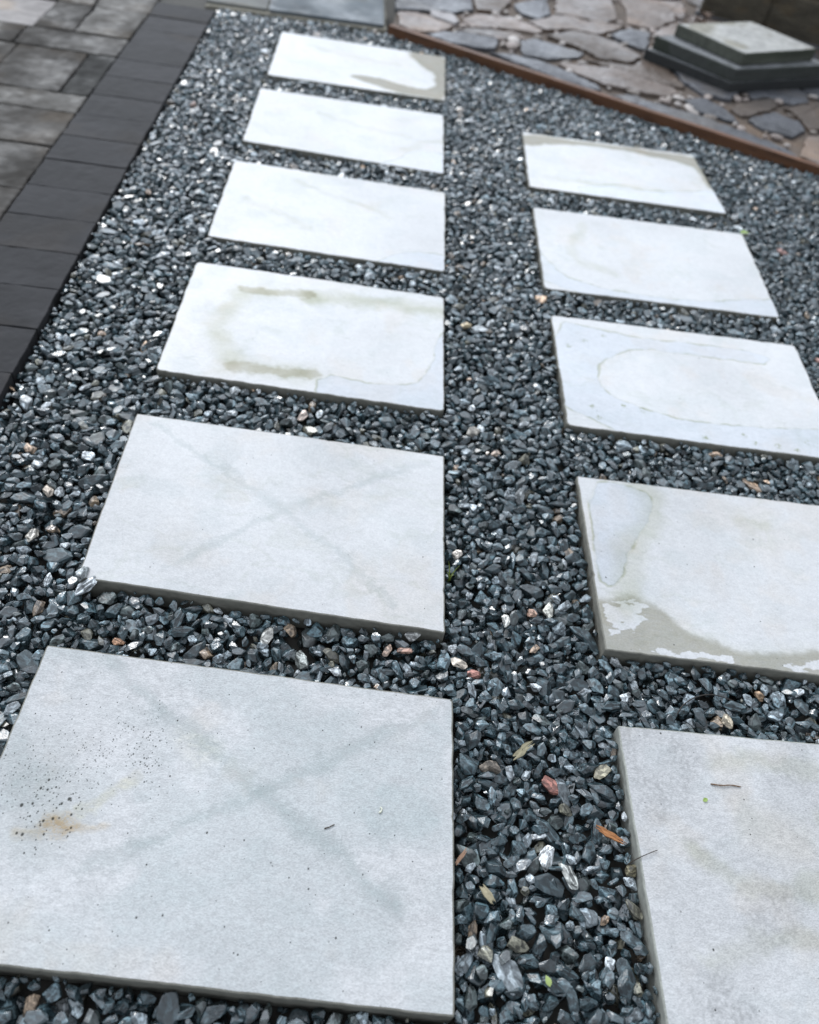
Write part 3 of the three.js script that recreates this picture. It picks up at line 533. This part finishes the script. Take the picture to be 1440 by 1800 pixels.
function put(k, s, r) {
  const n = probes[k].length / 3;
  for (let i = 0; i < n; i++) {
    if (rotP[i * 3 + 1] < -s * 0.1) continue;
    const a = Math.floor((r.p[0] + rotP[i * 3] - GX) / CS), b = Math.floor((r.p[2] + rotP[i * 3 + 2] - GZ) / CS), h = r.p[1] + rotP[i * 3 + 1];
    for (let u = -1; u <= 1; u++) for (let w = -1; w <= 1; w++) { const A = a + u, B = b + w; if (A >= 0 && B >= 0 && A < NX && B < NZ && Hm[B * NX + A] < h) Hm[B * NX + A] = h - (u || w ? 0.0006 : 0); }
  }
}
// the odd stones of other colours are laid last, so their places are kept for them
const ODD = [
  ['peach', [-0.247, -1.179], 13, [0.62, 0.47, 0.38], 'pale peach pebble in front of the slab with olive damp bars'],
  ['cream', [-0.611, -0.772], 15, [0.50, 0.45, 0.37], 'smooth cream pebble in the gravel beside the slab with thin diagonal cross'],
  ['orange', [-0.400, -0.606], 11, [0.55, 0.27, 0.13], 'small orange stone chip touching the back edge of the pitted slab'],
  ['grey', [-0.121, -0.638], 17, [0.30, 0.32, 0.29], 'large light grey stone behind the back edge of the pitted slab'],
  ['brown', [-0.150, -0.684], 14, [0.22, 0.15, 0.09], 'brown stone leaning beside an off white chip between two slabs'],
  ['white', [-0.181, -0.666], 12, [0.62, 0.60, 0.54], 'off white stone chip next to a brown stone between two slabs'],
  ['salmon', [0.035, -0.686], 12, [0.52, 0.27, 0.18], 'salmon stone chip beside a flat tan chip between two slabs'],
  ['tan', [0.008, -0.680], 9, [0.45, 0.29, 0.2], 'flat tan chip beside a salmon stone chip between two slabs'],
  ['cream', [0.122, -0.682], 14, [0.62, 0.52, 0.40], 'cream and brown pebble off the corner of the pitted slab'],
  ['pink', [0.150, -0.668], 11, [0.46, 0.18, 0.13], 'dull pink stone off the corner of the pitted slab'],
  ['white', [0.192, -0.781], 10, [0.80, 0.77, 0.68], 'bright white knobbly pebble in the gravel between slab columns'],
  ['cream', [0.266, -0.817], 13, [0.64, 0.62, 0.52], 'upright cream stone beside a salmon sliver in the middle gravel'],
  ['salmon', [0.238, -0.806], 11, [0.50, 0.29, 0.19], 'salmon stone sliver beside an upright cream stone'],
  ['red', [0.281, -0.509], 12, [0.36, 0.12, 0.08], 'rough brick red stone chip in the near gravel'],
  ['brown', [0.187, -0.52], 12, [0.24, 0.19, 0.14], 'rough brown stone lying near the side of the pitted slab'],
  ['cream', [0.558, -0.672], 13, [0.58, 0.47, 0.31], 'cream and ochre stone behind the mottled grey slab'],
  ['tan', [0.617, -0.73], 12, [0.40, 0.24, 0.12], 'tan stone in front of the slab with dark damp strip'],
  ['white', [0.273, -0.408], 14, [0.62, 0.64, 0.64], 'angular white stone beside two pale grey stones in the near gravel'],
  ['grey', [0.305, -0.392], 15, [0.33, 0.34, 0.31], 'pale grey green stone next to an angular white stone'],
  ['olive', [0.392, -0.413], 13, [0.20, 0.17, 0.09], 'rounded olive brown stone against the side of the mottled slab'],
  ['brown', [-0.314, -0.134], 14, [0.22, 0.15, 0.09], 'rounded brown stone in front of the pitted slab'],
  ['ochre', [0.048, -1.589], 13, [0.62, 0.47, 0.25], 'ochre yellow pebble beside the slab with olive damp bars'],
  ['cream', [0.094, -1.231], 14, [0.55, 0.49, 0.40], 'cream stone off the corner of the slab with olive damp bars'],
  ['peach', [0.148, -1.177], 11, [0.62, 0.45, 0.33], 'peach pebble between the thin crossed slab and the corner puddle slab'],
  ['pink', [0.927, -2.265], 14, [0.50, 0.24, 0.19], 'dusky pink pebble beside the slab with water along its front'],
  ['pink', [0.918, -1.728], 13, [0.52, 0.26, 0.2], 'dusky pink pebble beside the slab ringed by a puddle'],
  ['cream', [-0.626, -0.866], 12, [0.58, 0.47, 0.36], 'flat cream chip in the gravel left of the thin crossed slab'],
  ['tan', [-0.70, -0.954], 11, [0.36, 0.24, 0.15], 'small tan stone in the gravel near the charcoal border'],
  ['brown', [-0.545, -0.865], 11, [0.24, 0.17, 0.1], 'brown chip touching the side of the thin crossed slab'],
  ['white', [0.098, -0.9], 12, [0.70, 0.60, 0.50], 'warm white stone at the side of the thin crossed slab'],
  ['tan', [0.350, -0.543], 11, [0.33, 0.29, 0.18], 'tan and white spotted stone by the back corner of the mottled slab'],
  ['white', [0.044, -0.715], 10, [0.55, 0.55, 0.52], 'light chip tucked under the front edge of the thin crossed slab'],
  ['grey', [0.203, -1.075], 15, [0.36, 0.38, 0.38], 'light grey rounded stone midway between two slab columns'],
  ['pink', [-0.904, -2.481], 12, [0.62, 0.42, 0.34], 'pale pink pebble in the far gravel near the charcoal border'],
  ['grey', [-0.494, -0.700], 13, [0.30, 0.33, 0.33], 'grey stone resting on the corner of the thin crossed slab', 0.004],
  ['white', [-0.480, -0.684], 15, [0.60, 0.64, 0.66], 'flat pale stone tucked against the corner of the thin crossed slab', -0.006],
  ['peach', [-0.834, -1.909], 11, [0.62, 0.44, 0.32], 'peach pebble in the gravel near the charcoal border'],
];
for (let pass = 0; pass < 5; pass++) {
  const N = [90000, 110000, 120000, 130000, 260000][pass];
  for (let t = 0; t < N; t++) {
    const x = rr(GX, GX + NX * CS), z = rr(GZ, GZ + NZ * CS), ci = Math.floor((x - GX) / CS), cj = Math.floor((z - GZ) / CS);
    if (block[cj * NX + ci]) continue;
    const lv = level(x, z); if (Hm[cj * NX + ci] > lv - (pass < 3 ? 0.005 : pass === 3 ? 0.007 : 0.010)) continue;
    const s = pass < 2 ? 0.0068 + 0.0080 * Math.pow(R(), 1.35) + (R() < 0.05 ? rr(0.001, 0.004) : 0) : pass === 2 ? rr(0.006, 0.0105)   : pass === 3 ? rr(0.004, 0.0075) : rr(0.0022, 0.0045), k = Math.floor(R() * VAR);
    orient(R() < 0.25 ? 1.2 : 0.45);
    const r = settle(k, s, x, z, pass < 4 ? 4 : 2, s * 1.2, 0.46); if (!r || r.top > lv + rr(0.001, 0.006)) continue;
    put(k, s, r); inst.push({ k, p: r.p, q: qv.clone(), s, top: r.top });
  }
}
const bedGroup = new THREE.Group(); bedGroup.name = 'gravel_bed'; scene.add(bedGroup);
tag(bedGroup, 'bed of wet dark blue grey crushed stone around the concrete slabs', null, null, 'structure');
{
  const pts = [[leftX(0.48) + 0.001, 0.48], [2.15, 0.48], [2.15, boardZ(2.15) + 0.001], [-0.445, boardZ(-0.445) + 0.001], [stepA[0], stepA[1] + 0.001], [leftX(-3.36) + 0.001, -3.35]];
  slabOn('bed_soil', pts, -0.058, 0.05, 0, 0, 10, 0, stdMat({ color: lin(0.065, 0.06, 0.052), map: grain, roughness: 0.95 }), bedGroup, 9);
}
// odd stones: clear the stones on top of their place, then lay them there
for (const o of ODD) {
  const [x, z] = o[1], s = o[2] / 1000 / 1.15;
  for (const i of inst) if (!i.gone && Math.hypot(i.p[0] - x, i.p[2] - z) < s * 1.25 && i.top > level(x, z) - 0.010) i.gone = true;
  o.y = o[5] ?? level(x, z) - s * 0.22;
}
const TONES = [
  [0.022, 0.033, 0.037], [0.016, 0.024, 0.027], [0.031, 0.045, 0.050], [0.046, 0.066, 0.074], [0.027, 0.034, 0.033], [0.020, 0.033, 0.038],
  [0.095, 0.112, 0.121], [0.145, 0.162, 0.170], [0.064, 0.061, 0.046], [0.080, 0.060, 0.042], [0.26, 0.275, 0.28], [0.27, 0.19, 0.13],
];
const TW = [24, 22, 15, 8, 9, 12, 5, 2.4, 2.4, 0.9, 1.5, 0.25], TS = TW.reduce((a, b) => a + b);  // extra weight on pale tones: white highlights painted as pale stones
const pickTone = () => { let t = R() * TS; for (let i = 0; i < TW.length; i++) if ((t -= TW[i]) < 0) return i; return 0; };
{
  const live = inst.filter((i) => !i.gone), v = new THREE.Vector3();
  for (const i of live) {
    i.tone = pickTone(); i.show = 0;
    v.set(i.p[0], i.p[1], i.p[2]); const d = v.distanceTo(camera.position); v.project(camera);
    if (Math.abs(v.x) < 0.97 && Math.abs(v.y) < 0.97) {
      const a = Math.floor((i.p[0] - GX) / CS), b = Math.floor((i.p[2] - GZ) / CS);
      if (Hm[b * NX + a] <= i.top + 0.0005) i.show = i.s / d;
    }
  }
  const big = new Set([...live].sort((a, b) => b.show - a.show).slice(0, 300));
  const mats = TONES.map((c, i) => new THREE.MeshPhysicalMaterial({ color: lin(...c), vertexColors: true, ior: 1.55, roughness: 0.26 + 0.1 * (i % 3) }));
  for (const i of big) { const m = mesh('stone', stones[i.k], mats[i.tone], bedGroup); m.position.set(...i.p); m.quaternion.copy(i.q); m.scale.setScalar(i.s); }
  const mass = new THREE.Group(); mass.name = 'gravel'; bedGroup.add(mass); tag(mass, null, null, null, 'stuff');
  const M4 = new THREE.Matrix4(), S3 = new THREE.Vector3(), C = new THREE.Color();
  for (let k = 0; k < VAR; k++) {
    const li = live.filter((i) => i.k === k && !big.has(i));
    const im = new THREE.InstancedMesh(stones[k], new THREE.MeshPhysicalMaterial({ color: 0xffffff, vertexColors: true, ior: 1.75, roughness: 0.07 + 0.075 * (k % 4) }), li.length); im.name = 'gravel_stones'; im.userData.kind = 'stuff';
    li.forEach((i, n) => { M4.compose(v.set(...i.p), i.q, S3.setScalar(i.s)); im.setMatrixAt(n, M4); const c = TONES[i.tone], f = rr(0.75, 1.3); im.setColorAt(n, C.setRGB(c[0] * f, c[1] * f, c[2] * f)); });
    im.castShadow = im.receiveShadow = true; mass.add(im);
  }
  console.log('stones', live.length);
}
ODD.forEach((o, n) => {
  const s = o[2] / 1000 / 1.15, k = [0, 1, 2, 3, 4, 6, 8, 9, 10, 11, 12, 13, 14, 15, 17, 19, 20][n % 17]; orient(0.5);
  const m = mesh('pebble', stones[k], stdMat({ color: lin(...((m) => o[3].map((c) => mix(c, m, 0.25) * 0.52))((o[3][0] + o[3][1] + o[3][2]) / 3)), vertexColors: true, roughness: 0.5 }));
  m.position.set(o[1][0], o.y, o[1][1]); m.quaternion.copy(qv); m.scale.setScalar(s);
  tag(m, o[4], 'stone', 'odd coloured stones in the gravel');
});

// ---------------------------------------------------------------- small litter
const Hat = (x, z) => Hm[Math.floor((z - GZ) / CS) * NX + Math.floor((x - GX) / CS)];
function twig(name, pts, r0, r1, color, label, category) {
  const c = new THREE.CatmullRomCurve3(pts.map((p) => new THREE.Vector3(...p))), g = new THREE.TubeGeometry(c, 24, 1, 6, false), p = g.attributes.position, ctr = new THREE.Vector3();
  for (let i = 0; i <= 24; i++) { c.getPointAt(i / 24, ctr); const r = mix(r0, r1, i / 24) * (0.8 + 0.4 * n2(i * 0.9, 3)) * (i === 0 || i === 24 ? 0.25 : 1); for (let k = 0; k <= 6; k++) { const q = i * 7 + k; p.setXYZ(q, ctr.x + (p.getX(q) - ctr.x) * r, ctr.y + (p.getY(q) - ctr.y) * r, ctr.z + (p.getZ(q) - ctr.z) * r); } }
  g.computeVertexNormals(); const m = mesh(name, g, stdMat({ color: lin(...color), roughness: 0.75 })); return tag(m, label, category);
}
twig('twig', [[0.510, 0.0012, -0.552], [0.526, 0.0022, -0.5525], [0.541, 0.0018, -0.556], [0.557, 0.0012, -0.557]], 0.0010, 0.0008, [0.14, 0.08, 0.04], 'thin brown twig lying on the mottled grey slab', 'twig');
twig('pine_needle', [[0.384, -0.010, -0.417], [0.396, 0.001, -0.424], [0.410, 0.0035, -0.432], [0.424, 0.002, -0.440]], 0.0008, 0.0005, [0.035, 0.025, 0.018], 'dark needle poking over the side edge of the mottled grey slab', 'twig');
twig('twig', [[0.471, -0.004, -0.659], [0.480, 0.004, -0.674], [0.500, 0.008, -0.690], [0.530, 0.006, -0.702], [0.566, 0.0, -0.702]], 0.0011, 0.0007, [0.03, 0.024, 0.02], 'curved black stalk lying on the gravel behind the mottled slab', 'twig');
twig('twig', [[-0.0305, 0.0009, -0.382], [-0.024, 0.0013, -0.3855], [-0.018, 0.0009, -0.390]], 0.0008, 0.0006, [0.06, 0.045, 0.03], 'tiny dark splinter on the pitted slab', 'twig');
twig('husk', [[0.038, 0.0009, -0.425], [0.0405, 0.0012, -0.422], [0.040, 0.0012, -0.4185], [0.0375, 0.0009, -0.4165]], 0.0008, 0.0012, [0.62, 0.62, 0.5], 'tiny pale curled husk on the pitted slab', 'husk');
function splinter(name, a, b, w, t, y, color, label, category, seed) {     // a torn strip of wood: fibres of uneven length in one body
  const L = Math.hypot(b[0] - a[0], b[1] - a[1]), gg = new THREE.BoxGeometry(L, w * 0.22, w, 16, 1, 8), p = gg.attributes.position;
  for (let i = 0; i < p.count; i++) {
    const u = p.getX(i) / L + 0.5, k = Math.round((p.getZ(i) / w + 0.5) * 8), e0 = 0.22 * h3(seed, k, 1), e1 = 1 - 0.30 * h3(seed, k, 2), x = (mix(e0, e1, u) - 0.5) * L, taper = 0.55 + 0.45 * Math.sin(Math.PI * clamp(u * 0.9 + 0.08));
    const ridge = (h3(seed, k, 5) - 0.5) * w * 0.12 + (n2(u * 9, k * 3 + seed) - 0.5) * w * 0.08;
    p.setXYZ(i, x, p.getY(i) * taper + (p.getY(i) > 0 ? ridge : -ridge) + Math.sin(u * 2.6) * w * 0.12, p.getZ(i) * taper + (n2(u * 5, seed + 3) - 0.5) * w * 0.2);
  }
  gg.computeVertexNormals();
  const m = mesh(name, gg, stdMat({ color: lin(...color), map: grain, roughness: 0.7 })); m.position.set((a[0] + b[0]) / 2, y, (a[1] + b[1]) / 2); m.rotation.set(0.1, -Math.atan2(b[1] - a[1], b[0] - a[0]), 0.08); return tag(m, label, category);
}
splinter('wood_splinter', [0.338, -0.459], [0.382, -0.441], 0.009, 1.2, -0.005, [0.40, 0.165, 0.055], 'bright orange splinter of wood on the gravel beside the mottled slab', 'wood chip', 3);
splinter('bark_chip', [0.149, -0.371], [0.163, -0.396], 0.005, 0.9, -0.006, [0.33, 0.19, 0.12], 'reddish brown bark sliver by the side of the pitted slab', 'wood chip', 5);
splinter('bark_chip', [0.215, -0.533], [0.246, -0.565], 0.011, 0.9, -0.002, [0.34, 0.30, 0.19], 'pale straw coloured wood chip lying on the near gravel', 'wood chip', 7);
splinter('bark_chip', [0.184, -0.352], [0.205, -0.330], 0.010, 0.9, -0.004, [0.36, 0.31, 0.20], 'split cream wood chip among dark stones beside the pitted slab', 'wood chip', 9);
function leaf(name, x, y, z, l, w, turn, color, parent = scene) {
  const g = new THREE.PlaneGeometry(l, w, 8, 4), p = g.attributes.position;
  for (let i = 0; i < p.count; i++) { const u = p.getX(i) / l + 0.5, v = p.getY(i) / w * 2, half = Math.sin(Math.PI * Math.pow(clamp(u), 0.8)); p.setXYZ(i, p.getX(i), p.getY(i) * Math.max(0.05, half), Math.abs(v * half) * w * 0.16 + Math.sin(u * 3) * l * 0.06); }
  g.rotateX(-Math.PI / 2); g.computeVertexNormals();
  const m = mesh(name, g, new THREE.MeshPhysicalMaterial({ color: lin(...color), roughness: 0.6, transmission: 0.3, thickness: 0, side: THREE.DoubleSide }), parent); m.position.set(x, y, z); m.rotation.y = turn; return m;
}
tag(leaf('leaf', 0.500, 0.0008, -0.526, 0.009, 0.006, 0.6, [0.30, 0.42, 0.10]), 'tiny round light green leaf on the mottled grey slab', 'leaf');
tag(leaf('leaf', 0.276, -0.004, -0.256, 0.013, 0.008, 2.0, [0.40, 0.50, 0.16]), 'small curled lime leaf wedged among the near gravel', 'leaf');
tag(leaf('leaf', 0.818, 0.001, -2.322, 0.03, 0.018, 0.3, [0.32, 0.45, 0.10]), 'green leaf at the back corner of the slab with water along its front', 'leaf');
{
  const sp = new THREE.Group(); sp.name = 'grass_sprout'; scene.add(sp); sp.position.set(0.088, -0.02, -0.846);
  tag(sp, 'yellow green sprout growing against the side of the thin crossed slab', 'plant');
  for (let k = 0; k < 4; k++) {
    const a = k * 1.7 + 0.4, g = new THREE.PlaneGeometry(0.004, 0.036, 2, 8), p = g.attributes.position;
    for (let i = 0; i < p.count; i++) { const t = p.getY(i) / 0.036 + 0.5; p.setXYZ(i, p.getX(i) * (1 - t * 0.9), p.getY(i) + 0.018, p.getZ(i) + t * t * 0.012 + Math.abs(p.getX(i)) * 0.4); }
    g.computeVertexNormals(); const m = mesh('blade', g, new THREE.MeshPhysicalMaterial({ color: lin(0.26, 0.33, 0.05), roughness: 0.6, transmission: 0.35, thickness: 0, side: THREE.DoubleSide }), sp); m.rotation.y = a; m.position.set(Math.abs(Math.sin(a)) * 0.003, 0, Math.cos(a) * 0.003);
  }
}
// dead leaves blown against the end of the wall
for (let k = 0; k < 16; k++) {
  const x = rr(0.74, 0.93), z = rr(-4.46, -4.2) , c = [[0.13, 0.075, 0.045], [0.20, 0.13, 0.09], [0.09, 0.055, 0.04]][k % 3];
  const m = leaf('dead_leaf', x, TERR + 0.006 + rr(0, 0.02), z, rr(0.04, 0.07), rr(0.025, 0.04), rr(0, 6.28), c); m.rotation.x = rr(-0.4, 0.4);
  tag(m, 'curled brown dead leaf in the heap at the end of the stone wall', 'leaf', 'dead leaves by the wall');
}

renderer.render(scene, camera);
